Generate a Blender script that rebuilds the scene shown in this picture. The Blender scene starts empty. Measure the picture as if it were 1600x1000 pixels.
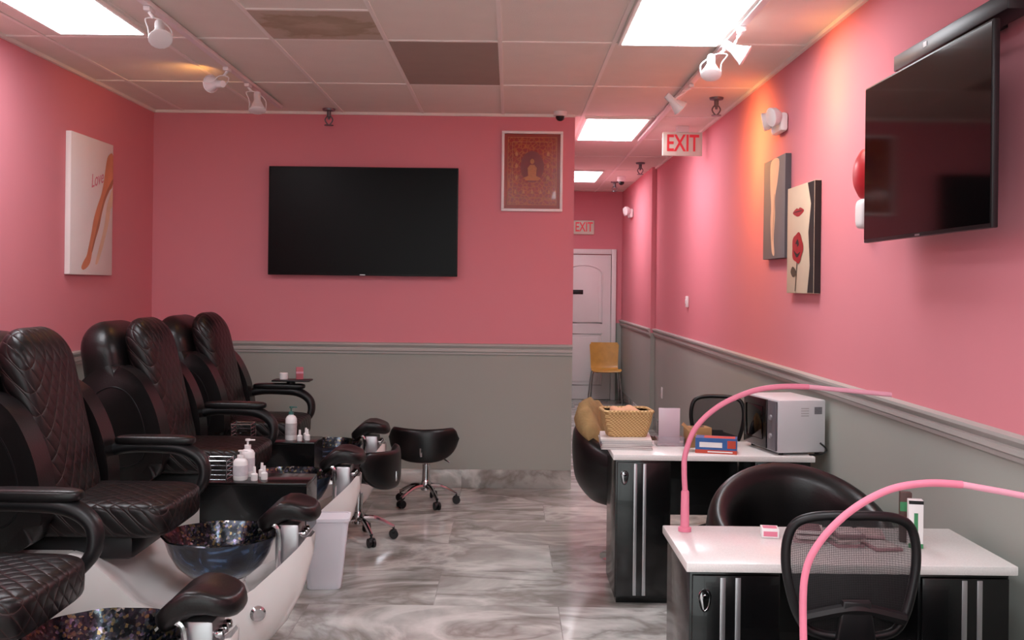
import bpy,bmesh,math,random
from mathutils import Vector,Matrix,noise
random.seed(4)
pi=math.pi
SC=bpy.context.scene
COL=SC.collection
rad=math.radians
# ---------------------------------------------------------------- materials
def lin(h):
    h=h.lstrip('#'); o=[]
    for i in (0,2,4):
        c=int(h[i:i+2],16)/255
        o.append(c/12.92 if c<=.04045 else ((c+.055)/1.055)**2.4)
    return o
def rgba(h,k=1.0): return tuple(min(1,c*k) for c in lin(h))+(1,)
MC={}
def base(name):
    m=bpy.data.materials.new(name); m.use_nodes=True
    nt=m.node_tree; b=nt.nodes['Principled BSDF']
    return m,nt,b
def mat(name,col,rough=.5,metal=0,var=.08,vs=6,bump=0,bs=60,coat=0,emit=0,trans=0,alpha=1,spec=.5):
    if name in MC: return MC[name]
    m,nt,b=base(name); N=nt.nodes; L=nt.links
    tc=N.new('ShaderNodeTexCoord'); nz=N.new('ShaderNodeTexNoise'); nz.inputs['Scale'].default_value=vs; nz.inputs['Detail'].default_value=4
    L.new(tc.outputs['Object'],nz.inputs['Vector'])
    mx=N.new('ShaderNodeMix'); mx.data_type='RGBA'
    mx.inputs[6].default_value=rgba(col,1-var); mx.inputs[7].default_value=rgba(col,1+var)
    L.new(nz.outputs['Fac'],mx.inputs[0]); L.new(mx.outputs[2],b.inputs['Base Color'])
    b.inputs['Roughness'].default_value=rough; b.inputs['Metallic'].default_value=metal; b.inputs['Specular IOR Level'].default_value=spec
    b.inputs['Coat Weight'].default_value=coat; b.inputs['Transmission Weight'].default_value=trans; b.inputs['Alpha'].default_value=alpha
    if emit:
        b.inputs['Emission Strength'].default_value=emit; b.inputs['Emission Color'].default_value=rgba(col)
    if bump:
        n2=N.new('ShaderNodeTexNoise'); n2.inputs['Scale'].default_value=bs; n2.inputs['Detail'].default_value=3
        L.new(tc.outputs['Object'],n2.inputs['Vector'])
        bp=N.new('ShaderNodeBump'); bp.inputs['Strength'].default_value=bump; bp.inputs['Distance'].default_value=.005
        L.new(n2.outputs['Fac'],bp.inputs['Height']); L.new(bp.outputs['Normal'],b.inputs['Normal'])
    MC[name]=m; return m
def mth(nt,op,a,b=None,clamp=False):
    n=nt.nodes.new('ShaderNodeMath'); n.operation=op; n.use_clamp=clamp
    for i,v in enumerate((a,b)):
        if v is None: continue
        if isinstance(v,(int,float)): n.inputs[i].default_value=v
        else: nt.links.new(v,n.inputs[i])
    return n.outputs[0]
def wall_mat():
    m,nt,b=base('painted_wall'); N=nt.nodes; L=nt.links
    g=N.new('ShaderNodeNewGeometry'); s=N.new('ShaderNodeSeparateXYZ'); L.new(g.outputs['Position'],s.inputs[0])
    nz=N.new('ShaderNodeTexNoise'); nz.inputs['Scale'].default_value=1.2; nz.inputs['Detail'].default_value=3; L.new(g.outputs['Position'],nz.inputs['Vector'])
    def two(c):
        x=N.new('ShaderNodeMix'); x.data_type='RGBA'; x.inputs[6].default_value=rgba(c,.97); x.inputs[7].default_value=rgba(c,1.03); L.new(nz.outputs['Fac'],x.inputs[0]); return x.outputs[2]
    f=mth(nt,'GREATER_THAN',s.outputs[2],1.05)
    mx=N.new('ShaderNodeMix'); mx.data_type='RGBA'; L.new(f,mx.inputs[0]); L.new(two('a5aaa2'),mx.inputs[6]); L.new(two('e0909a'),mx.inputs[7])
    L.new(mx.outputs[2],b.inputs['Base Color']); b.inputs['Roughness'].default_value=.85; b.inputs['Specular IOR Level'].default_value=.12
    n2=N.new('ShaderNodeTexNoise'); n2.inputs['Scale'].default_value=120; L.new(g.outputs['Position'],n2.inputs['Vector'])
    bp=N.new('ShaderNodeBump'); bp.inputs['Strength'].default_value=.06; bp.inputs['Distance'].default_value=.003; L.new(n2.outputs['Fac'],bp.inputs['Height']); L.new(bp.outputs[0],b.inputs['Normal'])
    return m
def marble(name,tile=True):
    m,nt,b=base(name); N=nt.nodes; L=nt.links
    g=N.new('ShaderNodeNewGeometry')
    mp=N.new('ShaderNodeMapping'); L.new(g.outputs['Position'],mp.inputs[0]); mp.inputs['Location'].default_value=(.35,.35,0)
    br=N.new('ShaderNodeTexBrick'); br.offset=.5
    for k,v in (('Scale',1.0),('Mortar Size',.0025),('Mortar Smooth',.1),('Brick Width',1.2),('Row Height',.6),('Bias',0)): br.inputs[k].default_value=v
    br.inputs['Color1'].default_value=(0,0,0,1); br.inputs['Color2'].default_value=(1,1,1,1); br.inputs['Mortar'].default_value=(.5,.5,.5,1)
    L.new(mp.outputs[0],br.inputs['Vector'])
    w=mth(nt,'MULTIPLY',br.outputs['Color'],2.2)
    mp2=N.new('ShaderNodeMapping'); mp2.inputs['Scale'].default_value=(.8,1.35,1); mp2.inputs['Rotation'].default_value=(0,0,.45); L.new(g.outputs['Position'],mp2.inputs[0])
    n1=N.new('ShaderNodeTexNoise'); n1.noise_dimensions='4D'; n1.inputs['Scale'].default_value=1.1; n1.inputs['Detail'].default_value=7; n1.inputs['Roughness'].default_value=.56; n1.inputs['Distortion'].default_value=1.8
    L.new(mp2.outputs[0],n1.inputs['Vector']); L.new(w,n1.inputs['W'])
    cr=N.new('ShaderNodeValToRGB'); e=cr.color_ramp.elements
    e[0].position=.3; e[0].color=rgba('7f7d77'); e[1].position=.72; e[1].color=rgba('dfe2dd')
    for p,c in ((.41,'9a9994'),(.5,'aeb0ab'),(.6,'c2c5c0')):
        x=e.new(p); x.color=rgba(c)
    L.new(n1.outputs['Fac'],cr.inputs[0])
    n2=N.new('ShaderNodeTexNoise'); n2.noise_dimensions='4D'; n2.inputs['Scale'].default_value=.85; n2.inputs['Detail'].default_value=6; n2.inputs['Roughness'].default_value=.52; n2.inputs['Distortion'].default_value=2.4
    L.new(mp2.outputs[0],n2.inputs['Vector']); L.new(w,n2.inputs['W'])
    rdg=mth(nt,'ABSOLUTE',mth(nt,'SUBTRACT',n2.outputs['Fac'],.47))
    vein=mth(nt,'SUBTRACT',1.0,mth(nt,'MULTIPLY',rdg,26.0),True)
    mx=N.new('ShaderNodeMix'); mx.data_type='RGBA'; L.new(mth(nt,'MULTIPLY',vein,.5),mx.inputs[0]); L.new(cr.outputs[0],mx.inputs[6]); mx.inputs[7].default_value=rgba('665d53')
    rd2=mth(nt,'ABSOLUTE',mth(nt,'SUBTRACT',n2.outputs['Fac'],.56))
    v2=mth(nt,'SUBTRACT',1.0,mth(nt,'MULTIPLY',rd2,22.0),True)
    mw=N.new('ShaderNodeMix'); mw.data_type='RGBA'; L.new(mth(nt,'MULTIPLY',v2,.5),mw.inputs[0]); L.new(mx.outputs[2],mw.inputs[6]); mw.inputs[7].default_value=rgba('e8ebe6')
    mg=N.new('ShaderNodeMix'); mg.data_type='RGBA'; L.new(mth(nt,'MULTIPLY',br.outputs['Fac'],.4),mg.inputs[0]); L.new(mw.outputs[2],mg.inputs[6]); mg.inputs[7].default_value=rgba('7f7f7c')
    L.new(mg.outputs[2] if tile else mw.outputs[2],b.inputs['Base Color'])
    b.inputs['Roughness'].default_value=.15
    return m
def quilt():
    m,nt,b=base('quilted_leather'); N=nt.nodes; L=nt.links
    tc=N.new('ShaderNodeTexCoord'); s=N.new('ShaderNodeSeparateXYZ'); L.new(tc.outputs['Object'],s.inputs[0])
    xz=mth(nt,'ADD',s.outputs[0],s.outputs[2])
    k=pi/.07
    u=mth(nt,'ABSOLUTE',mth(nt,'SINE',mth(nt,'MULTIPLY',mth(nt,'ADD',xz,s.outputs[1]),k)))
    v=mth(nt,'ABSOLUTE',mth(nt,'SINE',mth(nt,'MULTIPLY',mth(nt,'SUBTRACT',xz,s.outputs[1]),k)))
    h=mth(nt,'POWER',mth(nt,'MINIMUM',u,v),.4)
    cr=N.new('ShaderNodeMix'); cr.data_type='RGBA'; cr.inputs[6].default_value=rgba('351c18'); cr.inputs[7].default_value=rgba('110d0e')
    L.new(mth(nt,'MULTIPLY',h,1.8,True),cr.inputs[0]); L.new(cr.outputs[2],b.inputs['Base Color'])
    bp=N.new('ShaderNodeBump'); bp.inputs['Strength'].default_value=.45; bp.inputs['Distance'].default_value=.008; L.new(h,bp.inputs['Height']); L.new(bp.outputs[0],b.inputs['Normal'])
    b.inputs['Roughness'].default_value=.38; b.inputs['Specular IOR Level'].default_value=.38
    return m
def iris():
    m,nt,b=base('iridescent_glass'); N=nt.nodes; L=nt.links
    tc=N.new('ShaderNodeTexCoord')
    v=N.new('ShaderNodeTexVoronoi'); v.inputs['Scale'].default_value=95; L.new(tc.outputs['Object'],v.inputs['Vector'])
    sx=N.new('ShaderNodeSeparateColor'); L.new(v.outputs['Color'],sx.inputs[0])
    n=N.new('ShaderNodeTexNoise'); n.inputs['Scale'].default_value=14; n.inputs['Detail'].default_value=3; L.new(tc.outputs['Object'],n.inputs['Vector'])
    f=mth(nt,'ADD',mth(nt,'MULTIPLY',sx.outputs[0],.5),mth(nt,'MULTIPLY',n.outputs['Fac'],.5))
    cr=N.new('ShaderNodeValToRGB'); e=cr.color_ramp.elements; e[0].position=.25; e[0].color=rgba('0b0d12'); e[1].position=.84; e[1].color=rgba('cdc8b6')
    for p,c in ((.45,'1a2028'),(.55,'302d38'),(.62,'6b5c3c'),(.68,'2f4248'),(.74,'5c5068')):
        x=e.new(p); x.color=rgba(c)
    L.new(f,cr.inputs[0]); L.new(cr.outputs[0],b.inputs['Base Color'])
    b.inputs['Metallic'].default_value=.7; b.inputs['Roughness'].default_value=.2
    bp=N.new('ShaderNodeBump'); bp.inputs['Strength'].default_value=.3; bp.inputs['Distance'].default_value=.006; L.new(sx.outputs[1],bp.inputs['Height']); L.new(bp.outputs[0],b.inputs['Normal'])
    return m
def blueglass():
    m,nt,b=base('dark_blue_glass'); N=nt.nodes; L=nt.links
    tc=N.new('ShaderNodeTexCoord')
    n=N.new('ShaderNodeTexNoise'); n.inputs['Scale'].default_value=9; n.inputs['Detail'].default_value=5; n.inputs['Distortion'].default_value=2; L.new(tc.outputs['Object'],n.inputs['Vector'])
    cr=N.new('ShaderNodeValToRGB'); e=cr.color_ramp.elements; e[0].position=.38; e[0].color=rgba('0a0f17'); e[1].position=.75; e[1].color=rgba('5878a0')
    x=e.new(.56); x.color=rgba('1a2c44')
    L.new(n.outputs['Fac'],cr.inputs[0]); L.new(cr.outputs[0],b.inputs['Base Color'])
    b.inputs['Metallic'].default_value=.4; b.inputs['Roughness'].default_value=.12; b.inputs['Coat Weight'].default_value=.6
    bp=N.new('ShaderNodeBump'); bp.inputs['Strength'].default_value=.5; bp.inputs['Distance'].default_value=.01; L.new(n.outputs['Fac'],bp.inputs['Height']); L.new(bp.outputs[0],b.inputs['Normal'])
    return m
def wicker():
    m,nt,b=base('wicker_weave'); N=nt.nodes; L=nt.links
    tc=N.new('ShaderNodeTexCoord'); s=N.new('ShaderNodeSeparateXYZ'); L.new(tc.outputs['Object'],s.inputs[0])
    a=mth(nt,'SINE',mth(nt,'MULTIPLY',mth(nt,'ADD',s.outputs[0],s.outputs[1]),330))
    c=mth(nt,'SINE',mth(nt,'MULTIPLY',s.outputs[2],420))
    h=mth(nt,'MULTIPLY',a,c); h2=mth(nt,'ADD',mth(nt,'MULTIPLY',h,.5),.5)
    mx=N.new('ShaderNodeMix'); mx.data_type='RGBA'; mx.inputs[6].default_value=rgba('a0723c'); mx.inputs[7].default_value=rgba('e6c68c'); L.new(h2,mx.inputs[0]); L.new(mx.outputs[2],b.inputs['Base Color'])
    bp=N.new('ShaderNodeBump'); bp.inputs['Strength'].default_value=.7; bp.inputs['Distance'].default_value=.006; L.new(h2,bp.inputs['Height']); L.new(bp.outputs[0],b.inputs['Normal'])
    b.inputs['Roughness'].default_value=.6
    return m
def meshfab():
    m,nt,b=base('mesh_fabric'); N=nt.nodes; L=nt.links
    tc=N.new('ShaderNodeTexCoord'); s=N.new('ShaderNodeSeparateXYZ'); L.new(tc.outputs['Object'],s.inputs[0])
    k=2*pi/.0045
    a=mth(nt,'SINE',mth(nt,'MULTIPLY',mth(nt,'ADD',s.outputs[0],s.outputs[2]),k)); c=mth(nt,'SINE',mth(nt,'MULTIPLY',mth(nt,'SUBTRACT',s.outputs[0],s.outputs[2]),k))
    f=mth(nt,'LESS_THAN',mth(nt,'MULTIPLY',a,c),.3)
    b.inputs['Base Color'].default_value=rgba('1b1a1c'); b.inputs['Roughness'].default_value=.6
    L.new(f,b.inputs['Alpha']); return m
def redprint():
    m,nt,b=base('red_gold_print'); N=nt.nodes; L=nt.links
    tc=N.new('ShaderNodeTexCoord')
    v=N.new('ShaderNodeTexVoronoi'); v.feature='DISTANCE_TO_EDGE'; v.inputs['Scale'].default_value=32; L.new(tc.outputs['Object'],v.inputs['Vector'])
    n=N.new('ShaderNodeTexNoise'); n.inputs['Scale'].default_value=30; n.inputs['Detail'].default_value=5; L.new(tc.outputs['Object'],n.inputs['Vector'])
    f=mth(nt,'MULTIPLY',mth(nt,'LESS_THAN',v.outputs['Distance'],.1),mth(nt,'MULTIPLY',n.outputs['Fac'],.9))
    mx=N.new('ShaderNodeMix'); mx.data_type='RGBA'; mx.inputs[6].default_value=rgba('96220f'); mx.inputs[7].default_value=rgba('c4702a'); L.new(f,mx.inputs[0]); L.new(mx.outputs[2],b.inputs['Base Color']); b.inputs['Roughness'].default_value=.2; b.inputs['Coat Weight'].default_value=.4
    return m
def stain():
    m,nt,b=base('water_stained_tile'); N=nt.nodes; L=nt.links
    tc=N.new('ShaderNodeTexCoord'); mp=N.new('ShaderNodeMapping'); mp.inputs['Location'].default_value=(.985,-5.315,0); L.new(tc.outputs['Object'],mp.inputs[0])
    ln=N.new('ShaderNodeVectorMath'); ln.operation='MULTIPLY'; ln.inputs[1].default_value=(1,1.1,0); L.new(mp.outputs[0],ln.inputs[0])
    le=N.new('ShaderNodeVectorMath'); le.operation='LENGTH'; L.new(ln.outputs[0],le.inputs[0])
    n=N.new('ShaderNodeTexNoise'); n.inputs['Scale'].default_value=8; n.inputs['Detail'].default_value=6; L.new(tc.outputs['Object'],n.inputs['Vector'])
    d=mth(nt,'ADD',le.outputs['Value'],mth(nt,'MULTIPLY',mth(nt,'SUBTRACT',n.outputs['Fac'],.5),.5))
    cr=N.new('ShaderNodeValToRGB'); e=cr.color_ramp.elements; e[0].position=.02; e[0].color=rgba('bdb09c'); e[1].position=.29; e[1].color=rgba('c0b4a4')
    for p,c in ((.12,'b0a28d'),(.22,'a89982'),(.25,'b3a590')):
        x=e.new(p); x.color=rgba(c)
    L.new(d,cr.inputs[0]); L.new(cr.outputs[0],b.inputs['Base Color']); b.inputs['Roughness'].default_value=.9
    return m
WALL=wall_mat(); FLOOR=marble('marble_floor_tile'); BASE=marble('marble_baseboard',False)
QUILT=quilt(); IRIS=iris(); BGLASS=blueglass(); WICK=wicker(); MESH=meshfab(); REDP=redprint()
LEATH=mat('black_leather','110e0f',.34,var=.2,bump=.12,bs=120,spec=.42)
LEATH2=mat('smooth_black_leather','0e0d0e',.32,var=.15,bump=.08,bs=120,spec=.42)
BLK=mat('black_lacquer','0b0b0c',.22,coat=.2,spec=.4)
BPL=mat('black_plastic','111113',.4,spec=.4)
WHT=mat('white_gelcoat','f0efec',.18,coat=.5,var=.03)
WPL=mat('white_plastic','eceae9',.4,var=.03)
BIN=mat('translucent_white_plastic','e9eaf2',.4,var=.03)
CHR=mat('chrome','c9c9cc',.12,1,var=.03)
ALU=mat('brushed_aluminium','b9b9bc',.35,.9,var=.05)
QTZ=mat('white_quartz','e8e5e2',.22,var=.16,vs=220)
PINK=mat('pink_plastic','dd8097',.5,var=.03,spec=.3)
PINKL=mat('pale_pink_plastic','dfa0b2',.5,var=.03,spec=.3)
RAIL=mat('grey_trim_paint','b3b3ae',.5,var=.04)
TILEM=mat('ceiling_tile','ebe7dc',.9,var=.04,bump=.3,bs=140)
TBAR=mat('white_tbar','f5f2ea',.5,var=.02)
BRN=mat('brown_stained_tile','a2958a',.9,var=.06)
STN=stain()
SCRN=mat('black_screen','020203',.3,var=.0,spec=.12)
SCRN2=mat('glossy_screen','070506',.07,var=.0,spec=.4)
DOORM=mat('white_door_paint','ecebea',.4,var=.03)
WOODY=mat('honey_plywood','cfa04e',.35,var=.2,vs=14)
WARM=mat('warm_bulb','ffd9a0',.4,emit=14)
GLASSC=mat('clear_acrylic','f1e9ee',.08,trans=.85,var=.01)
# ---------------------------------------------------------------- geometry
def crv(pts,n=6,closed=False):
    P=[Vector(p) for p in pts]; o=[]; m=len(P)
    rng=range(m) if closed else range(m-1)
    for i in rng:
        if closed: a,b,c,d=P[i-1],P[i],P[(i+1)%m],P[(i+2)%m]
        else: a,b,c,d=P[max(i-1,0)],P[i],P[i+1],P[min(i+2,m-1)]
        for k in range(n):
            t=k/n
            o.append(.5*((2*b)+(c-a)*t+(2*a-5*b+4*c-d)*t*t+(3*b-a-3*c+d)*t**3))
    if not closed: o.append(P[-1].copy())
    return o
def sp(v,e): return math.copysign(abs(v)**e,v)
class G:
    def __init__(s): s.bm=bmesh.new(); s.mi=0
    def m(s,i): s.mi=i; return s
    def _t(s):
        for f in s.bm.faces:
            if not f.tag: f.material_index=s.mi; f.tag=True
        return s
    def box(s,x0,x1,y0,y1,z0,z1,bev=0,seg=2,M=None):
        r=bmesh.ops.create_cube(s.bm,size=1); vs=r['verts']
        for v in vs: v.co=Vector(((x0+x1)/2+v.co.x*(x1-x0),(y0+y1)/2+v.co.y*(y1-y0),(z0+z1)/2+v.co.z*(z1-z0)))
        if M is not None:
            for v in vs: v.co=M@v.co
        if bev:
            es=list({e for v in vs for e in v.link_edges})
            bmesh.ops.bevel(s.bm,geom=es,offset=bev,segments=seg,profile=.5,affect='EDGES')
        return s._t()
    def loft(s,rings,closed=True,cap=True):
        V=[[s.bm.verts.new(p) for p in r] for r in rings]; n=len(V[0])
        for a,b in zip(V,V[1:]):
            for i in range(n if closed else n-1):
                j=(i+1)%n
                try: s.bm.faces.new((a[i],a[j],b[j],b[i]))
                except ValueError: pass
        if cap and closed:
            for r in (V[0][::-1],V[-1]):
                try: s.bm.faces.new(r)
                except ValueError: pass
        return s._t()
    def tube(s,pts,r,seg=10,n=6,closed=False,smooth=True,flat=1.0,up=None):
        P=crv(pts,n,closed) if smooth else [Vector(p) for p in pts]
        m=len(P); rr=r if isinstance(r,(list,tuple)) else None
        rings=[]; nrm=None
        for i,p in enumerate(P):
            if closed: t=(P[(i+1)%m]-P[i-1])
            else: t=P[min(i+1,m-1)]-P[max(i-1,0)]
            if t.length<1e-9: t=Vector((0,0,1))
            t.normalize()
            if up is not None:
                nrm=Vector(up)-t*Vector(up).dot(t)
            elif nrm is None:
                a=Vector((0,0,1)) if abs(t.z)<.9 else Vector((1,0,0)); nrm=a-t*a.dot(t)
            else: nrm=nrm-t*nrm.dot(t)
            nrm.normalize(); b=t.cross(nrm)
            if rr:
                q=i/(m-1)*(len(rr)-1); k=min(int(q),len(rr)-2); R=rr[k]+(rr[k+1]-rr[k])*(q-k)
            else: R=r
            rings.append([p+(nrm*math.cos(2*pi*j/seg)*R*flat+b*math.sin(2*pi*j/seg)*R) for j in range(seg)])
        if closed: rings.append(rings[0]); return s.loft(rings,cap=False)
        return s.loft(rings)
    def cyl(s,p0,p1,r0,r1=None,seg=24):
        p0=Vector(p0);p1=Vector(p1); q=(p1-p0).to_track_quat('Z','Y'); r1=r0 if r1 is None else r1
        R=[[p+q@Vector((r*math.cos(2*pi*j/seg),r*math.sin(2*pi*j/seg),0)) for j in range(seg)] for p,r in ((p0,r0),(p1,r1))]
        return s.loft(R)
    def lathe(s,prof,c=(0,0,0),d=(0,0,1),seg=32,fn=None,cap=True):
        q=Vector(d).to_track_quat('Z','Y'); c=Vector(c); R=[]
        for r,z in prof:
            ring=[]
            for j in range(seg):
                a=2*pi*j/seg; rr=r*(fn(a,z) if fn else 1)
                ring.append(c+q@Vector((rr*math.cos(a),rr*math.sin(a),z)))
            R.append(ring)
        return s.loft(R,cap=cap)
    def sup(s,c,h,e1=.5,e2=.5,nu=36,nv=16,M=None,fn=None):
        c=Vector(c); R=[]
        for i in range(nv+1):
            v=-pi/2+pi*(i+.02)/(nv+.04); ring=[]
            for j in range(nu):
                u=2*pi*j/nu
                p=Vector((h[0]*sp(math.cos(v),e1)*sp(math.cos(u),e2),h[1]*sp(math.cos(v),e1)*sp(math.sin(u),e2),h[2]*sp(math.sin(v),e1)))
                if fn: p=fn(p)
                if M is not None: p=M@p
                ring.append(c+p)
            R.append(ring)
        return s.loft(R)
    def prism(s,out,plane,d0,d1,bev=0,seg=3):
        f={'xz':lambda u,v,d:(u,d,v),'xy':lambda u,v,d:(u,v,d),'yz':lambda u,v,d:(d,u,v)}[plane]
        A=[s.bm.verts.new(f(p[0],p[1],d0)) for p in out]; B=[s.bm.verts.new(f(p[0],p[1],d1)) for p in out]
        n=len(out); fs=[s.bm.faces.new(A),s.bm.faces.new(B[::-1])]
        for i in range(n): s.bm.faces.new((A[i],B[i],B[(i+1)%n],A[(i+1)%n]))
        if bev:
            es=list(fs[0].edges)+list(fs[1].edges)
            bmesh.ops.bevel(s.bm,geom=es,offset=bev,segments=seg,profile=.5,affect='EDGES')
        return s._t()
    def poly(s,out,f):
        s.bm.faces.new([s.bm.verts.new(f(*p)) for p in out]); return s._t()
def fin(g,name,mats,parent=None,label=None,ang=38,sub=0):
    bm=g.bm
    bmesh.ops.remove_doubles(bm,verts=bm.verts,dist=1e-5)
    bmesh.ops.recalc_face_normals(bm,faces=bm.faces)
    me=bpy.data.meshes.new(name); bm.to_mesh(me); bm.free()
    for m in (mats if isinstance(mats,(list,tuple)) else [mats]): me.materials.append(m)
    for p in me.polygons: p.use_smooth=True
    me.set_sharp_from_angle(angle=rad(ang))
    o=bpy.data.objects.new(name,me); COL.objects.link(o)
    if parent: o.parent=parent
    if label: o['label']=label
    return o
def thing(name,label,cat,loc=(0,0,0),rz=0,group=None):
    e=bpy.data.objects.new(name,None); COL.objects.link(e); e.empty_display_size=.1
    e.location=loc; e.rotation_euler=(0,0,rad(rz)); e['label']=label; e['category']=cat
    if group: e['group']=group
    return e
def single(g,name,mats,label,cat,loc=(0,0,0),rz=0,group=None,ang=38):
    o=fin(g,name,mats,ang=ang); o.location=loc; o.rotation_euler=(0,0,rad(rz)); o['label']=label; o['category']=cat
    if group: o['group']=group
    return o
def clone(root,loc,rz=None,label=None):
    r=root.copy(); COL.objects.link(r); r.location=loc
    if rz is not None: r.rotation_euler=(0,0,rad(rz))
    if label: r['label']=label
    def rec(a,b):
        for c in a.children:
            d=c.copy(); COL.objects.link(d); d.parent=b; rec(c,d)
    rec(root,r); return r
def struct(g,name,mats,ang=38):
    o=fin(g,name,mats,ang=ang); o['kind']='structure'; return o
def text(body,size,parent,name,m,loc,rot=(rad(90),0,0),ext=.001,bold=0,sx=1,shear=0):
    cu=bpy.data.curves.new(name,'FONT'); cu.body=body; cu.size=size; cu.extrude=ext; cu.align_x='CENTER'; cu.align_y='CENTER'; cu.offset=bold; cu.shear=shear
    t=bpy.data.objects.new(name+'_tmp',cu); COL.objects.link(t)
    bpy.context.view_layer.update()
    me=bpy.data.meshes.new_from_object(t.evaluated_get(bpy.context.evaluated_depsgraph_get()))
    bpy.data.objects.remove(t)
    for v in me.vertices: v.co.x*=sx
    me.materials.clear(); me.materials.append(m)
    o=bpy.data.objects.new(name,me); COL.objects.link(o); o.parent=parent; o.location=loc; o.rotation_euler=rot
    return o
# ---------------------------------------------------------------- room
H=2.85; XL=-2.73; XR=1.58; YB=8.0; XH=.48; YE=14.4
struct(G().box(XL-.12,XR+.12,-2.6,YE+.12,-.1,0),'floor',FLOOR)
struct(G().box(XL-.12,XR+.12,-2.6,YE+.12,H,H+.1),'ceiling',TILEM)
struct(G().box(XL-.12,XL,-2.6,YB+.12,0,H),'wall_left',WALL)
struct(G().box(XL,XH,YB,YB+.12,0,H),'wall_back',WALL)
struct(G().box(XH-.12,XH,YB+.12,YE,0,H),'wall_hall_left',WALL)
struct(G().box(XR,XR+.12,-2.6,11.4,0,H),'wall_right',WALL)
struct(G().box(XR-.05,XR+.12,11.4,YE,0,H),'wall_hall_right',WALL)
struct(G().box(XH-.12,XR+.12,YE,YE+.12,0,H),'wall_end',WALL)
# unseen wall behind the viewpoint; window opening added to let world light in
struct(G().box(XL,XR,-2.6,-2.5,0,.15).box(XL,XR,-2.6,-2.5,2.6,H).box(XL,XL+.2,-2.6,-2.5,.15,2.6).box(XR-.2,XR,-2.6,-2.5,.15,2.6),'wall_front',WALL)
g=G()
for x in (XL+.2,-1.2,.05,XR-.25): g.box(x,x+.05,-2.58,-2.52,.15,2.6)
g.box(XL+.2,XR-.2,-2.58,-2.52,.15,.2).box(XL+.2,XR-.2,-2.58,-2.52,2.55,2.6)
struct(g,'added_window_1',ALU)
def rail_prof(sgn):
    return [(0,1.015),(.010,1.015),(.012,1.03),(.022,1.038),(.022,1.055),(.016,1.062),(.026,1.072),(.034,1.083),(.034,1.095),(0,1.1)]
def trim(name,axis,wallpos,sgn,a0,a1):
    g=G(); pr=rail_prof(0)
    if axis=='y': R=[[(wallpos+sgn*o,a,z) for o,z in pr] for a in (a0,a1)]
    else: R=[[(a,wallpos+sgn*o,z) for o,z in pr] for a in (a0,a1)]
    g.loft([[Vector(p) for p in r] for r in R]); struct(g,name,RAIL,20)
trim('trim_1','x',YB,-1,XL,XH); trim('trim_2','y',XL,1,-2.5,YB); trim('trim_3','y',XR,-1,-2.5,11.4); trim('trim_4','y',XR-.05,-1,11.4,YE); trim('trim_5','x',YE,-1,XH,.56)
def bb(name,x0,x1,y0,y1): struct(G().box(x0,x1,y0,y1,0,.14,.003),name,BASE)
bb('baseboard_back',XL,XH,YB-.012,YB); bb('baseboard_left',XL,XL+.012,-2.5,YB-.012); bb('baseboard_right',XR-.012,XR,-2.5,11.4); bb('baseboard_hall',XR-.062,XR-.05,11.4,YE); bb('baseboard_end',XH,.56,YE-.012,YE)
# ceiling grid
g=G()
gx=[.54+.61*k for k in range(-5,2)]
for x in gx:
    y1=YE if x>XH else YB
    g.box(x-.011,x+.011,-2.5,y1,H-.006,H)
ys=[4.40,5.62,6.84]; y=4.40
while y>-2.4: y-=1.22; ys.append(y)
for y in ys: g.box(XL,XR,y-.011,y+.011,H-.0055,H)
for y in (9.26,10.48,11.7,12.92,14.14): g.box(XH,XR,y-.011,y+.011,H-.0055,H)
g.box(XH,XR,8.02,8.042,H-.0055,H)
g.box(-1.29,-.68,5.0,5.022,H-.0052,H)
g.box(XL,XL+.02,-2.5,YB,H-.02,H); g.box(XR-.02,XR,-2.5,11.4,H-.02,H); g.box(XL,XH,YB-.02,YB,H-.02,H)
struct(g,'trim_6',TBAR)
struct(G().box(-.668,-.082,5.632,6.828,H-.004,H),'ceiling_tile_1',BRN)
struct(G().box(-1.278,-.692,5.022,5.608,H-.004,H),'ceiling_tile_2',STN)
# troffers
LENS=mat('light_diffuser','f7f9ff',.5,emit=15.5,var=.0)
def troffer(x0,x1,y0,y1,k):
    r=thing('ceiling_light','recessed rectangular fluorescent ceiling panel glowing cool white','ceiling light',((x0+x1)/2,(y0+y1)/2,H-.02),group='recessed ceiling light panels')
    a=(x1-x0)/2;b=(y1-y0)/2
    fin(G().box(-a+.02,a-.02,-b+.02,b-.02,-.002,.012),'diffuser',LENS,r)
    g=G()
    g.box(-a,a,-b,-b+.02,0,.02).box(-a,a,b-.02,b,0,.02).box(-a,-a+.02,-b+.02,b-.02,0,.02).box(a-.02,a,-b+.02,b-.02,0,.02)
    fin(g,'frame',TBAR,r)
for q in ((-2.38,-1.91,4.41,5.5),(.56,1.10,4.41,5.6),(.56,1.07,8.05,9.24),(.56,1.04,11.72,12.9),(-2.4,-1.91,1.2,2.4),(.56,1.1,.6,1.8),(-.66,-.09,1.2,2.4),(-.66,-.09,-1.6,-.4)):
    troffer(*q,1)
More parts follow.
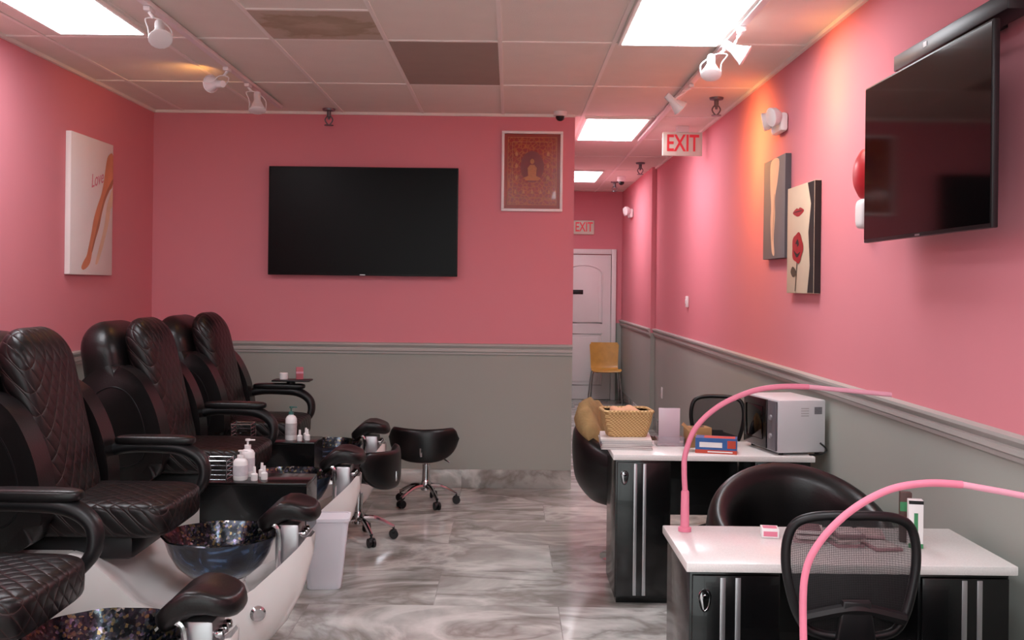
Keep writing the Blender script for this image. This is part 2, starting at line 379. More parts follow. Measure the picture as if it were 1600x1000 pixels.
# ---------------------------------------------------------------- hall door
g=G(); dz=1.98
r=thing('door_1','white two-panel arched interior door with dark plate','door',(1.0,YE-.035,0)); r['kind']='structure'
g.box(-.38,.38,0,.03,.005,dz,.003)
arch=[(-.26,1.05),(.26,1.05),(.26,1.72)]+[(.26*math.cos(t),1.72+.12*math.sin(t)) for t in [pi*k/12 for k in range(1,12)]]+[(-.26,1.72)]
g.tube([(p[0],-.002,p[1]) for p in arch],.014,8,closed=True,smooth=False)
low=[(-.26,.2),(.26,.2),(.26,.9),(-.26,.9)]
g.tube([(p[0],-.002,p[1]) for p in low],.014,8,closed=True,smooth=False)
g.prism([(p[0]*.84,1.07+(p[1]-1.07)*.95+.01) for p in arch],'xz',-.008,.002,.004)
g.prism([(-.21,.25),(.21,.25),(.21,.85),(-.21,.85)],'xz',-.008,.002,.004)
fin(g,'door_slab',DOORM,r)
g=G().box(-.45,-.385,-.02,.034,0,2.06,.004).box(.385,.45,-.02,.034,0,2.06,.004).box(-.385,.385,-.02,.034,1.99,2.06,.004)
fin(g,'door_frame',DOORM,r)
fin(G().box(-.16,.0,-.012,-.009,1.44,1.5,.001),'sign_plate',BPL,r,'small black name plate')
g=G().lathe([(.0,0),(.025,.0),(.025,.008),(.01,.012),(.01,.03),(.024,.038),(.028,.05),(.02,.06),(0,.062)],(-.32,-.0,.95),(0,-1,0),16)
fin(g,'knob',CHR,r)
# ---------------------------------------------------------------- televisions
def tv(root,w,h,scr,depth=.05,logo=True):
    a=w/2
    g=G().box(-a,a,-depth*.35,0,0,h,.004); fin(g,'casing',BPL,root)
    fin(G().box(-a+.008,a-.008,-depth*.35-.0015,-depth*.35-.0001,.014,h-.008),'screen',scr,root)
    fin(G().box(-a*.6,a*.6,0.001,depth,h*.12,h*.75,.015),'rear_housing',BPL,root)
    if logo: fin(G().box(-.02,.02,-depth*.35-.003,-depth*.35-.0016,.003,.009),'badge',ALU,root)
r=thing('television','large black flat screen television mounted on the pink wall','television',(-1.115,YB-.061,1.605),0)
tv(r,1.43,.82,SCRN); fin(G().box(-.25,.25,.0505,.0605,.2,.6,.001),'wall_bracket',BPL,r)
r=thing('television','glossy black television on a side wall bracket with a bar above','television',(1.44,3.66,1.73),-90)
tv(r,1.12,.62,SCRN2,.06)
fin(G().box(-.2,.2,.0605,.139,.15,.45,.004),'wall_bracket',BPL,r)
r=thing('soundbar','long flat black soundbar mounted above the side television','speaker',(1.50,3.55,2.375),-90)
fin(G().box(-.46,.46,-.045,.045,.0,.058,.004),'body',BPL,r)
fin(G().box(-.17,-.14,-.0465,-.0455,.028,.046),'sticker',WPL,r,'small white sticker')
fin(G().box(-.2,.2,.046,.079,.01,.05),'bracket',BPL,r)
# ---------------------------------------------------------------- wall pictures
SKIN2=mat('painted_pale_skin','e6c8ac',.7,var=.15,vs=7); SKIN3=mat('painted_shaded_skin','b5765a',.7,var=.2,vs=7)
CANV=mat('white_canvas','f3eeeb',.8,var=.04); CANG=mat('grey_canvas','7d7a7e',.8,var=.2,vs=4); CANB=mat('beige_canvas','d6c5ac',.8,var=.12,vs=5)
LIPS=mat('painted_red','a3141c',.6,var=.3,vs=30); DARKP=mat('painted_dark','1d1716',.7,var=.3); PSC=mat('painted_pink_script','e08a9c',.7)
STEM=mat('painted_stem','4a4030',.7)
def canvas(root,w,h,bg,shapes,mats,th=.035,side=None):
    g=G().m(0).box(0,w,-th,0,0,h,.003); k=0
    if side is not None: g.m(side).box(w,w+.0012,-th+.001,-.001,.002,h-.002)
    for mi,pts,sm in shapes:
        k+=1; P=[(p[0]*w,p[1]*h) for p in pts]
        if sm: P=[(q.x,q.y) for q in crv([(a,b,0) for a,b in P],5,True)]
        P=[(min(max(a,.003),w-.003),min(max(b,.003),h-.003)) for a,b in P]
        g.m(mi).poly(P,lambda u,v,k=k:(u,-th-.0005*k,v))
    return fin(g,'canvas_print',[bg]+mats,root)
leg=[(.99,.92),(.86,.90),(.80,.80),(.76,.70),(.70,.60),(.60,.50),(.52,.40),(.47,.30),(.41,.20),(.37,.14),(.29,.09),(.25,.05),(.30,.035),(.40,.06),(.46,.10),(.50,.17),(.57,.26),(.66,.36),(.72,.46),(.80,.56),(.90,.64),(.99,.70)]
leg2=[(.99,.66),(.92,.60),(.85,.52),(.80,.40),(.74,.30),(.66,.20),(.60,.12),(.58,.08),(.64,.09),(.72,.17),(.82,.29),(.90,.40),(.94,.50),(.99,.54)]
shade=[(.99,.74),(.88,.67),(.78,.59),(.70,.49),(.62,.38),(.54,.27),(.48,.18),(.50,.17),(.57,.26),(.66,.36),(.72,.46),(.80,.56),(.90,.64),(.99,.70)]
r=thing('canvas_picture','white canvas picture of bare crossed legs with pink script','picture',(XL+.001,6.42,1.58),90)
canvas(r,.68,.88,CANV,[(2,leg2,True),(1,leg,True),(3,shade,True)],[mat('painted_tan_skin','d8906c',.7,var=.3,vs=9),SKIN2,SKIN3])
text('Love',.12,r,'script_lettering',PSC,(.40,-.038,.62),(rad(90),rad(-15),0),.0003,shear=.4,sx=.9)
r=thing('canvas_picture','grey canvas picture of slender legs','picture',(XR-.001,6.42,1.72),-90)
canvas(r,.5,.59,CANG,[(1,[(.36,.97),(.33,.75),(.38,.52),(.36,.36),(.42,.10),(.50,.03),(.56,.05),(.52,.2),(.57,.42),(.56,.6),(.68,.78),(.72,.97)],True),(3,[(.52,.62),(.50,.42),(.46,.2),(.48,.2),(.53,.42),(.55,.62)],True)],[SKIN2,mat('side_slate','4e4b50',.8),mat('soft_shade','c0a08a',.8)],side=2)
r=thing('canvas_picture','beige canvas picture of a face with red lips and rose','picture',(XR-.001,5.86,1.52),-90)
rose=[(.42+.20*math.cos(t)*(1+.07*math.cos(5*t)),.42+.14*math.sin(t)*(1+.07*math.cos(5*t))) for t in [2*pi*k/24 for k in range(24)]]
canvas(r,.52,.58,CANB,[(3,[(.76,1),(1,1),(1,0),(.78,0),(.86,.25),(.80,.55),(.88,.8)],False),
 (2,[(.22,.755),(.36,.79),(.43,.78),(.50,.79),(.64,.755),(.52,.72),(.43,.71),(.34,.72)],True),
 (3,[(.24,.757),(.43,.762),(.62,.757),(.43,.753)],True),
 (4,[(.40,.32),(.43,.32),(.36,.02),(.33,.02)],False),(4,[(.38,.2),(.25,.25),(.17,.2),(.27,.15)],True),
 (2,rose,True),(3,[(.35,.46),(.43,.50),(.48,.45),(.42,.43),(.41,.455)],True),(3,[(.29,.40),(.41,.33),(.54,.38),(.42,.365)],True)],[SKIN2,LIPS,DARKP,STEM],side=3)
# framed red print
r=thing('framed_print','red and gold ornamental print in a white frame','picture',(-.075,YB-.001,2.11),0)
w,h=.465,.61
g=G().box(0,w,-.025,0,0,.02,.002).box(0,w,-.025,0,h-.02,h,.002).box(0,.02,-.025,0,.02,h-.02,.002).box(w-.02,w,-.025,0,.02,h-.02,.002)
fin(g,'frame',mat('white_frame','f8f4f2',.4,var=.01),r)
GOLD=mat('gold_ink','b86c2a',.3,var=.3,vs=60); RED2=mat('deep_red_ink','7e130b',.3,var=.2,vs=20); ORG=mat('orange_red_ink','9c2c16',.25,var=.1,vs=20)
g=G().m(3).box(.02,w-.02,-.012,-.001,.02,h-.02).m(0).box(.05,w-.05,-.0125,-.0121,.055,h-.05)
def rect(a,b,c,d,t,y,mi):
    g.m(mi).box(a,b,y,y+.001,c,c+t).box(a,b,y,y+.001,d-t,d).box(a,a+t,y,y+.001,c,d).box(b-t,b,y,y+.001,c,d)
rect(.046,w-.046,.05,h-.045,.004,-.0138,1); rect(.08,w-.08,.1,h-.08,.003,-.0138,1)
cx=w/2
for mi,pts in ((2,[(cx+.09*math.cos(t),.34+.12*math.sin(t)) for t in [2*pi*k/28 for k in range(28)]]),
  (1,[(cx-.065,.255),(cx-.03,.27),(cx-.035,.33),(cx-.016,.355),(cx+.016,.355),(cx+.035,.33),(cx+.03,.27),(cx+.065,.255),(cx+.05,.235),(cx-.05,.235)]),
  (1,[(cx+.016*math.cos(t),.38+.02*math.sin(t)) for t in [2*pi*k/14 for k in range(14)]])):
    g.m(mi).poly(pts,lambda u,v,k=mi:(u,-.0131-(.0006 if k==1 else 0),v))
for i in range(5):
    x=.105+i*.064; g.m(1).poly([(x-.010,.135),(x+.010,.135),(x+.006,.155),(x,.17),(x-.006,.155)],lambda u,v:(u,-.0137,v))
for s_ in (-1,1):
    for k in range(3):
        x=cx+s_*.12; z=.24+k*.09; g.m(1).poly([(x-.008,z),(x+.008,z),(x+.011,z+.02),(x,z+.04),(x-.011,z+.02)],lambda u,v:(u,-.0137,v))
fin(g,'print',[REDP,GOLD,RED2,ORG],r)
# ---------------------------------------------------------------- small fixtures
EXR=mat('exit_red','c8303a',.4,emit=.35,var=0); EXH=mat('exit_housing','c9beb2',.4,var=.05,emit=.12)
r=thing('exit_sign','pale boxed exit sign with red letters hung below the ceiling','exit sign',(1.38,8.5,2.61))
fin(G().box(-.16,.16,-.02,.02,0,.19,.006),'housing',EXH,r)
text('EXIT',.19,r,'letters',EXR,(0,-.0215,.095),bold=.003,sx=.68)
fin(G().box(-.05,.05,-.025,.025,.191,.24,.004),'canopy',WPL,r)
r=thing('exit_sign','small exit sign with red letters above the hall door','exit sign',(1.0,YE-.025,2.26))
fin(G().box(-.14,.14,-.02,.024,0,.19,.006),'housing',EXH,r)
text('EXIT',.18,r,'letters',EXR,(0,-.0215,.095),bold=.003,sx=.66)
def emerg(loc,rz):
    r=thing('emergency_light','white twin-head emergency light on the pink wall','emergency light',loc,rz,'emergency lights')
    fin(G().box(-.11,.11,-.05,0,-.055,.055,.02),'housing',WPL,r)
    for s_ in (-1,1):
        fin(G().lathe([(0,-.03),(.03,-.028),(.052,0),(.054,.03),(.045,.034),(0,.03)],(s_*.085,-.07,.03),(s_*.3,-1,-.2),20),'lamp_head',WPL,r)
emerg((XR-.001,6.1,2.5),-90); emerg((XR-.051,13.2,2.47),-90)
r=thing('fire_alarm','round red fire alarm bell over a white strobe box','fire alarm',(XR-.001,4.60,2.05),-90)
fin(G().lathe([(0,.0),(.10,.0),(.112,.02),(.108,.04),(.075,.06),(.02,.066),(.0,.066)],(0,0,.0),(0,-1,0),28),'bell',mat('alarm_red','b0222a',.35),r)
fin(G().sup((0,-.03,-.175),(.055,.03,.065),.5,.5,24,12),'strobe',WPL,r)
def sprink(loc):
    r=thing('sprinkler','small metal fire sprinkler head under the ceiling','sprinkler',loc,group='ceiling sprinklers')
    DS=mat('dark_steel','77757a',.35,.8)
    fin(G().lathe([(.05,0),(.046,-.014),(.016,-.02),(.016,-.06),(.01,-.065),(.009,-.08)],seg=16),'body',DS,r)
    fin(G().tube([(-.014,0,-.055),(-.028,0,-.085),(0,0,-.12),(.028,0,-.085),(.014,0,-.055)],.005,6).lathe([(.0,-.118),(.034,-.12),(.034,-.125),(0,-.127)],seg=12),'deflector',DS,r)
for p in ((-1.37,7.85,H-.001),(1.40,7.2,H-.001),(1.35,11.0,H-.001),(1.28,13.0,H-.001)): sprink(p)
r=thing('security_camera','small white dome security camera on the ceiling','security camera',(.36,7.85,H-.001))
fin(G().lathe([(.0,0),(.05,0),(.05,-.03),(.04,-.035),(0,-.035)],seg=24),'base',WPL,r)
fin(G().sup((0,0,-.04),(.034,.034,.032),1,1,20,10),'lens_dome',BPL,r)
r=thing('security_camera','small dome security camera in the hall ceiling','security camera',(1.30,12.4,H-.001))
fin(G().lathe([(.0,0),(.05,0),(.05,-.05),(.04,-.06),(0,-.06)],seg=24),'base',WPL,r)
fin(G().sup((0,0,-.07),(.034,.034,.032),1,1,20,10),'lens_dome',BPL,r)
r=thing('wall_switch','small white thermostat on the pink wall','switch',(XR-.001,9.3,1.42),-90)
fin(G().box(-.035,.035,-.02,0,-.05,.05,.006),'plate',WPL,r); fin(G().box(-.01,.01,-.026,-.0205,-.02,.02,.002),'toggle',WPL,r)
r=thing('wall_outlet','white electrical outlet low on the grey wall','outlet',(XR-.001,10.8,.46),-90)
fin(G().box(-.036,.036,-.008,0,-.058,.058,.003),'plate',WPL,r); fin(G().box(-.017,.017,-.012,-.0085,-.04,-.008,.003).box(-.017,.017,-.012,-.0085,.008,.04,.003),'sockets',WPL,r)
# ---------------------------------------------------------------- track lights
def track(x,y0,y1,lamps,label):
    yc=(y0+y1)/2; r=thing('track_light',label,'track light',(x,yc,H-.007))
    fin(G().box(-.018,.018,y0-yc,y1-yc,-.022,0,.002),'rail',WPL,r)
    for (ly,dx,aim,on,sz) in lamps:
        a=Vector(aim).normalized(); g=G(); p=Vector((0,ly-yc,-.022)); q=Vector((dx,ly-yc,-.12))
        g.box(-.016,.016,p.y-.04,p.y+.04,-.045,-.023,.004)
        g.cyl((0,p.y,-.045),(dx*.4,p.y,-.07),.008)
        side=a.cross(Vector((0,0,1))); side=side.normalized() if side.length>.1 else Vector((1,0,0))
        c=q+a*.01
        top=Vector((dx*.4,p.y,-.07))
        for s_ in (-1,1):
            g.tube([top,top+side*s_*.035+Vector((0,0,-.01)),c+side*s_*.052,c+a*.07+side*s_*.05],.0035,6)
        g.tube([c+a*.07+(side*math.cos(t)+a.cross(side)*math.sin(t))*.052 for t in [2*pi*k/16 for k in range(16)]],.0035,6,closed=True,smooth=False)
        g.lathe([(0,-.055),(.020,-.055),(.022,-.045),(.022,.0),(.026,.01),(.048,.06),(.050,.075),(.044,.078)],c,a,24)
        lamp=fin(g,'lamp_head',WPL,r)
        fin(G().lathe([(0,.0745),(.043,.0745),(.043,.077),(0,.0775)],c,a,20),'bulb_face',WARM if on else WPL,lamp)
        if on:
            ld=bpy.data.lights.new('spot','SPOT'); ld.energy=on; ld.color=(1,.42,.10); ld.spot_size=rad(150); ld.spot_blend=1.0; ld.shadow_soft_size=.05
            lo=bpy.data.objects.new('spot_light',ld); COL.objects.link(lo); lo.parent=lamp
            lo.location=c+a*.085; lo.rotation_euler=(-a).to_track_quat('Z','Y').to_euler()
track(-1.70,3.2,7.7,[(4.9,.05,(.25,-.6,-.75),0,1),(6.25,-.05,(-.6,.5,.1),5,1),(6.75,.06,(.1,-.3,-.95),8,1)],'white ceiling track with three small adjustable spotlights along pink wall')
track(1.12,3.2,9.2,[(5.15,-.05,(.75,-.1,-.45),26,1),(5.5,-.08,(-.1,-.5,-.85),0,1),(6.6,-.12,(.7,.15,-.6),70,1)],'white ceiling track with spotlights warming the side wall')
# ---------------------------------------------------------------- pedicure chair
def pedi(loc):
    r=thing('pedicure_chair','black quilted leather pedicure spa chair on white tub base','pedicure chair',loc,group='row of pedicure spa chairs')
    st=[(-.52,.16,.40,0,.05,.5),(-.50,.24,.45,0,.0,.35),(-.40,.31,.48,0,0,.3),(-.1,.33,.48,.0,0,.3),(.0,.34,.46,.01,0,.3),(.10,.35,.38,.03,0,.32),(.19,.365,.30,.03,0,.35),(.30,.37,.255,.02,0,.4),(.44,.35,.25,.02,.0,.45),(.54,.30,.275,.02,.0,.6),(.62,.24,.32,.02,.05,.75),(.70,.18,.39,.015,.14,.85),(.765,.12,.45,.005,.27,.9),(.805,.05,.50,0,.42,1)]
    S=[]
    for a,b in zip(st,st[1:]):
        for k in range(3):
            t=k/3; S.append(tuple(a[i]+(b[i]-a[i])*t for i in range(6)))
    S.append(st[-1]); rings=[]
    for x,hw,zt,ds,zb,e in S:
        ring=[]
        for i in range(13):
            u=-1+2*i/12; lip=.02 if abs(u)>.8 else 0
            ring.append(Vector((x,u*hw,zt-ds*(1-abs(u)**3)+lip*(1 if ds else 0))))
        for i in range(1,16):
            t=pi*i/16; ring.append(Vector((x,hw*sp(math.cos(t),e)*(1-.12*math.sin(t)),zt-.005-(zt-.005-zb)*sp(math.sin(t),e))))
        rings.append(ring)
    fin(G().loft(rings),'tub_base',WHT,r,'glossy white boat-shaped tub base',50)
    fin(G().box(-.40,.14,-.23,.23,.44,.545,.03),'seat_plinth',BPL,r)
    fin(G().lathe([(0,.20),(.15,.20),(.12,.25),(.10,.30),(.11,.324),(0,.324)],(.42,0,0),seg=36),'bowl_stand',WHT,r)
    g=G().sup((-.03,0,.60),(.31,.275,.075),.35,.3,48,20); fin(g,'seat',QUILT,r,'quilted black seat cushion',60)
    def backloft(z0,z1,x0,x1,hw0,hw1,th0,th1,n=30,e=.6):
        R=[]
        for i in range(n+1):
            s_=i/n; t=1-(1-s_)**1.6
            k=1.0
            if t>.80: k=math.sqrt(max(0,1-((t-.80)/.2002)**2))
            kb=1.0 if t>.15 else .6+.4*math.sqrt(1-((.15-t)/.15)**2)
            hw=(hw0+(hw1-hw0)*t)*(.35+.65*k if k<1 else 1)*kb; th=(th0+(th1-th0)*t)*max(k,.05)*kb
            x=x0+(x1-x0)*t; z=z0+(z1-z0)*t
            R.append([Vector((x+th*sp(math.cos(a),e),hw*sp(math.sin(a),e),z)) for a in [2*pi*j/28 for j in range(28)]])
        return R
    fin(G().loft(backloft(.60,1.345,-.21,-.38,.235,.245,.095,.082)),'back_pad',QUILT,r,None,60)
    fin(G().loft(backloft(.50,1.325,-.41,-.56,.31,.31,.14,.12)),'back_shell',LEATH,r,'smooth black back shell',60)
    out=[(-.50,.50),(-.60,.60),(-.65,.77),(-.62,.95),(-.52,1.07),(-.40,1.11),(-.28,1.05),(-.19,.89),(-.15,.70),(-.17,.57),(-.28,.50)]
    out=[(p.x,p.y) for p in crv([(a,b,0) for a,b in out],5,True)]
    for s_ in (-1,1):
        d0,d1=(.26,.40) if s_>0 else (-.40,-.26)
        g=G().prism(out,'xz',d0,d1,.06,6)
        w=fin(g,'side_wing',LEATH,r,'rounded leather side wing',60)
        inn=[((-.40+(a+.40)*.66),.79+(b-.79)*.66) for a,b in out]
        fin(G().tube([(a,s_*.401,b) for a,b in inn],.004,6,closed=True,smooth=False),'piping',BPL,w)
    g=G().tube([(-.26,.37,.75),(-.12,.37,.795),(.04,.37,.80),(.16,.37,.785),(.235,.365,.73),(.245,.35,.65),(.20,.33,.58)],[.030,.040,.042,.042,.038,.032,.024],12,8,flat=.75)
    arm=fin(g,'armrest',BPL,r,'curved black plastic armrest',60)
    fin(G().sup((.02,.37,.828),(.18,.048,.022),.5,.6),'arm_pad',LEATH,arm)
    rip=lambda a,z:1+.018*math.sin(9*a)*(z/.17)
    g=G().m(0).lathe([(.0,0),(.10,0),(.13,.01),(.175,.05),(.205,.10),(.222,.15),(.236,.172)],(.42,0,.325),seg=72,fn=rip,cap=False)
    g.m(1).lathe([(.236,.172),(.228,.176),(.214,.15),(.195,.10),(.165,.055),(.12,.022),(.0,.018)],(.42,0,.325),seg=72,fn=rip,cap=False)
    fin(g,'foot_bowl',[BGLASS,IRIS],r,'dark blue iridescent glass foot bowl',60)
    g=G().box(.66,.76,-.07,.07,.36,.555,.015); fin(g,'faucet_block',ALU,r)
    for yy in (-.045,.0,.045): fin(G().lathe([(0,0),(.013,0),(.015,.012),(.012,.022),(0,.024)],(.761,yy,.51),(1,0,.2),14),'tap_knob',CHR,r)
    fin(G().tube([(.68,-.085,.38),(.68,-.085,.53),(.64,-.085,.56),(.60,-.08,.53)],.011,8),'spout',CHR,r)
    def pf(p):
        p=p.copy(); p.z+= .018*math.cos(p.x*26) + .02*(p.y/.12)**2-.015; return p
    g=G().sup((.70,0,.60),(.125,.12,.04),.5,.6,32,14,Matrix.Rotation(rad(-14),3,'Y'),pf); fin(g,'foot_cushion',LEATH,r,'padded black leather foot cushion',70)
    fin(G().lathe([(0,-.05),(.03,0),(.031,.012),(.022,.02),(.022,.03),(0,.031)],(.63,-.225,.24),(.45,-1,.0),20),'jet_knob',CHR,r)
    return r
YC=[3.12,4.36,5.74,6.90]; PX=-1.61
A=pedi((PX,YC[1],0))
c0=clone(A,(PX,YC[0],0)); cB=clone(A,(PX,YC[2],0)); cC=clone(A,(PX,YC[3],0),label='black quilted leather pedicure spa chair with small arm tray')
fin(G().box(-.02,.24,.30,.44,.864,.876,.004).cyl((.1,.37,.82),(.1,.37,.864),.03),'arm_tray',BPL,cC)
def jar(name,label,loc,prof,m,cap=None,cat='jar',capm=None,rz=0,group=None):
    r=thing(name,label,cat,loc,rz,group)
    fin(G().lathe(prof,seg=24),'body',m,r)
    if cap: fin(G().lathe(cap,seg=20),'cap',capm or WPL,r)
    return r
jar('jar','small pale glass jar on the arm tray',(PX+.05,YC[3]+.37,.8765),[(0,0),(.028,0),(.03,.01),(.03,.04),(.026,.045),(0,.045)],WPL,cat='jar')
r=thing('cosmetic_packet','upright pink cosmetic packet on the arm tray','packet',(PX+.16,YC[3]+.37,.8765),15)
fin(G().box(-.025,.025,-.012,.012,0,.085,.004),'pack',mat('rose_card','b9606a',.5,var=.3,vs=30),r)
fin(G().box(-.025,.025,-.0125,.0125,.04,.055,.002),'label_band',PINKL,r)
def console(loc,label):
    r=thing('side_console',label,'side table',loc,group='side consoles between the spa chairs')
    g=G().box(-.26,.24,-.13,.13,.59,.605,.003).box(-.26,-.245,-.13,.13,.36,.59).box(.225,.24,-.13,.13,.36,.59).box(-.245,.225,.115,.13,.36,.59).box(-.245,.225,-.13,-.115,.36,.59).box(-.245,.225,-.115,.115,.36,.375)
    fin(g,'box',BLK,r); fin(G().box(-.18,.16,-.08,.08,0,.36,.005),'pedestal',WHT,r,'white pedestal')
    g=G()
    for k in range(5):
        z=.615+k*.022; g.tube([(-.255,-.12,z),(-.14,-.12,z),(-.14,.0,z),(-.255,.0,z)],.003,6,closed=True,smooth=False)
    for a,b in ((-.255,-.12),(-.14,-.12),(-.14,0),(-.255,0)): g.cyl((a,b,.605),(a,b,.71),.003,seg=8)
    fin(g,'wire_rack',CHR,r,'chrome wire bottle rack')
    return r
console((-1.18,5.04,0),'black side console with chrome wire rack and bottles')
console((-1.38,6.31,0),'black side console between spa chairs holding lotion bottle')
def pump(loc,h,label,tint):
    r=thing('lotion_bottle',label,'bottle',loc)
    fin(G().lathe([(0,0),(.032,0),(.034,.006),(.034,h*.62),(.026,h*.7),(.014,h*.74),(.014,h*.78),(0,h*.78)],seg=24),'body',WPL,r)
    fin(G().lathe([(.0345,h*.15),(.0345,h*.5)],seg=24,cap=False),'label_wrap',tint,r)
    fin(G().lathe([(.016,h*.76),(.016,h*.84),(.005,h*.85),(.005,h*.95),(.012,h*.95),(.012,h),(0,h)],seg=16).box(0,.035,-.005,.005,h*.955,h*.99,.002),'pump',mat('teal_cap','3f6f68',.4) if tint.name=='grey_label' else WPL,r)
GL=mat('grey_label','b8b4b4',.5,var=.3,vs=40); WL=mat('plain_label','cfcbd0',.5,var=.2,vs=50)
pump((-1.26,5.08,.6055),.18,'white lotion bottle on the black side console',WL)
pump((-1.27,4.985,.6055),.14,'short white pump bottle beside the wire rack',WL)
pump((-1.30,6.28,.6055),.20,'white lotion bottle with green pump on the console',GL)
for p in ((-1.20,4.97),(-1.16,5.0),(-1.19,5.08),(-1.24,6.24),(-1.20,6.27),(-1.22,6.33)):
    jar('nail_polish_bottle','tiny white nail bottle on the black side console',(p[0],p[1],.6055),[(0,0),(.015,0),(.016,.004),(.016,.03),(.008,.036),(0,.036)],WPL,[(.0,.0365),(.008,.0365),(.006,.065),(0,.066)],'bottle',group='small nail bottles on the consoles')
# trash bin
r=thing('waste_bin','white tapered plastic waste bin on the marble floor','waste bin',(-.925,5.34,0),6)
def rr(w,d,z,rad_=.03,n=5):
    o=[]
    for cx_,cy_,a0 in ((w-rad_,d-rad_,0),(-w+rad_,d-rad_,90),(-w+rad_,-d+rad_,180),(w-rad_,-d+rad_,270)):
        for k in range(n+1):
            a=rad(a0+90*k/n); o.append(Vector((cx_+rad_*math.cos(a),cy_+rad_*math.sin(a),z)))
    return o
fin(G().loft([rr(.082,.056,.0),rr(.085,.059,.004),rr(.117,.083,.33),rr(.118,.083,.36)],cap=False).loft([rr(.115,.080,.36),rr(.114,.079,.33),rr(.081,.055,.008)]).loft([rr(.082,.056,0),rr(.02,.02,.0,.01)]),'bin_body',BIN,r)
fin(G().loft([rr(.115,.080,.362),rr(.126,.092,.362),rr(.126,.092,.347),rr(.119,.084,.347)],cap=False),'rim',BIN,r)
# ---------------------------------------------------------------- stools / task chairs
def star(root,r0,zh,ztop,m,mc,rc=.025,off=0.3,colr=.02):
    fin(G().lathe([(0,zh-.03),(.035,zh-.03),(.038,zh+.02),(.028,zh+.04),(colr+.006,zh+.05),(colr+.006,zh+.05+(ztop-zh)*.45),(colr*.7,zh+.052+(ztop-zh)*.45),(colr*.7,ztop),(0,ztop)],seg=24),'gas_column',m,root)
    for k in range(5):
        a=off+2*pi*k/5; c,s_=math.cos(a),math.sin(a)
        fin(G().tube([(c*.02,s_*.02,zh),(c*r0*.5,s_*r0*.5,zh-.005),(c*r0,s_*r0,rc*2+.018)],[.02,.016,.011],8,5),'leg',m,root)
        t=Vector((-s_,c,0)); p=Vector((c*r0,s_*r0,rc+.0005)); g=G()
        for q in (-1,1): g.cyl(p+t*q*.006,p+t*q*.021,rc,seg=18)
        g.cyl(p-t*.006,p+t*.006,rc*.5,seg=12); g.sup(p+Vector((0,0,rc*.55)),(rc*.9,rc*.7,rc*.6),.8,.8,14,8); g.cyl(p+Vector((0,0,rc)),p+Vector((0,0,rc+.025)),.006,seg=8)
        fin(g,'caster',mc,root)
def stool(loc,rz,label):
    r=thing('rolling_stool',label,'stool',loc,rz)
    star(r,.215,.13,.36,CHR,BPL,.027,.2)
    fin(G().sup((0,0,.405),(.185,.175,.045),.5,.8,36,14),'seat',LEATH2,r,None,70)
    R=[]
    for i in range(25):
        t=-1+2*i/24; a=t*rad(62); hz=.125*(1-abs(t)**3)**.5+.004; zc=.455+.03*(t*t)
        cx_,cy_=math.sin(a)*.26,-math.cos(a)*.22-.01
        n=Vector((math.sin(a),-math.cos(a),0)); top=min(zc+hz,.565-.01*(1-abs(t)))
        zb=zc-hz; zt=top if abs(t)<.97 else zc+hz
        mid=(zt+zb)/2; hh=(zt-zb)/2; ring=[]
        for j in range(16):
            b=2*pi*j/16; ring.append(Vector((cx_,cy_,mid))+n*.020*sp(math.cos(b),.8)+Vector((0,0,hh*sp(math.sin(b),.7))))
        R.append(ring)
    fin(G().loft(R),'backrest',LEATH2,r,'wide curved black backrest',70)
    fin(G().tube([(0,-.02,.35),(0,-.14,.345),(0,-.235,.37),(0,-.245,.43)],.011,8),'back_bracket',CHR,r)
    fin(G().tube([(.02,.0,.35),(.10,-.02,.335),(.17,-.03,.30)],.005,8),'lever',CHR,r)
    return r
stool((-.575,7.38,0),-4,'low black rolling stool with curved back and chrome base')
stool((-.90,6.33,0),72,'low black rolling stool beside the spa chair')
def taskchair(loc,rz,label,ztop,w=.175,arms=False,r0=.2):
    r=thing('mesh_office_chair',label,'office chair',loc,rz)
    star(r,r0,.11,.42,BPL,BPL,.026,.3,.022)
    fin(G().sup((0,.0,.455),(w,.18,.04),.4,.45,36,14),'seat',mat('black_fabric','171719',.85,bump=.3,bs=200),r,None,70)
    yb=-.2; h=.31; z0=ztop-h
    o=[(-.42,.01),(0,0),(.42,.01),(.68,.06),(.84,.20),(.95,.42),(1,.62),(.97,.80),(.86,.92),(.62,.98),(.3,1.0),(0,1.0),(-.3,1.0),(-.62,.98),(-.86,.92),(-.97,.80),(-1,.62),(-.95,.42),(-.84,.20),(-.68,.06)]
    P=crv([(a*w,yb-.025*(1-a*a),z0+b*h) for a,b in o],5,True)
    fin(G().tube(P,.0125,10,closed=True,smooth=False),'back_frame',BPL,r)
    g=G(); n=16; rows=[]
    for j in range(n+1):
        v=j/n
        zz=z0+v*h; xs=[p.x for p in P if abs(p.z-zz)<h*.04]; hw=max([abs(x) for x in xs]) if xs else w*.9
        hw=min(hw,w)*.99
        if j in (0,n): hw=w*.42
        rows.append([Vector((hw*(-1+2*i/12),yb-.025*(1-(hw*(-1+2*i/12)/w)**2),zz)) for i in range(13)])
    g.loft(rows,closed=False,cap=False)
    fin(g,'mesh_panel',MESH,r,'see-through black mesh panel')
    g=G().prism([(-.035,z0+.10),(.035,z0+.10),(.05,z0-.0),(.04,z0-.10),(.03,.47),(-.03,.47),(-.04,z0-.10),(-.05,z0)],'xz',yb-.055,yb-.032,.006)
    g.tube([(-w*.76,yb-.03,z0+.05),(-.03,yb-.042,z0+.075),(.03,yb-.042,z0+.075),(w*.76,yb-.03,z0+.05)],.016,8)
    g.tube([(0,yb-.04,.50),(0,yb-.04,.44),(0,yb+.05,.42),(0,0,.42)],.022,8)
    fin(g,'back_spine',BPL,r)
    return r
taskchair((.885,2.90,0),0,'black mesh-back office chair at the white manicure table',.965,.168)
taskchair((1.25,6.26,0),170,'black mesh-back office chair behind the black manicure table',.875,.16)
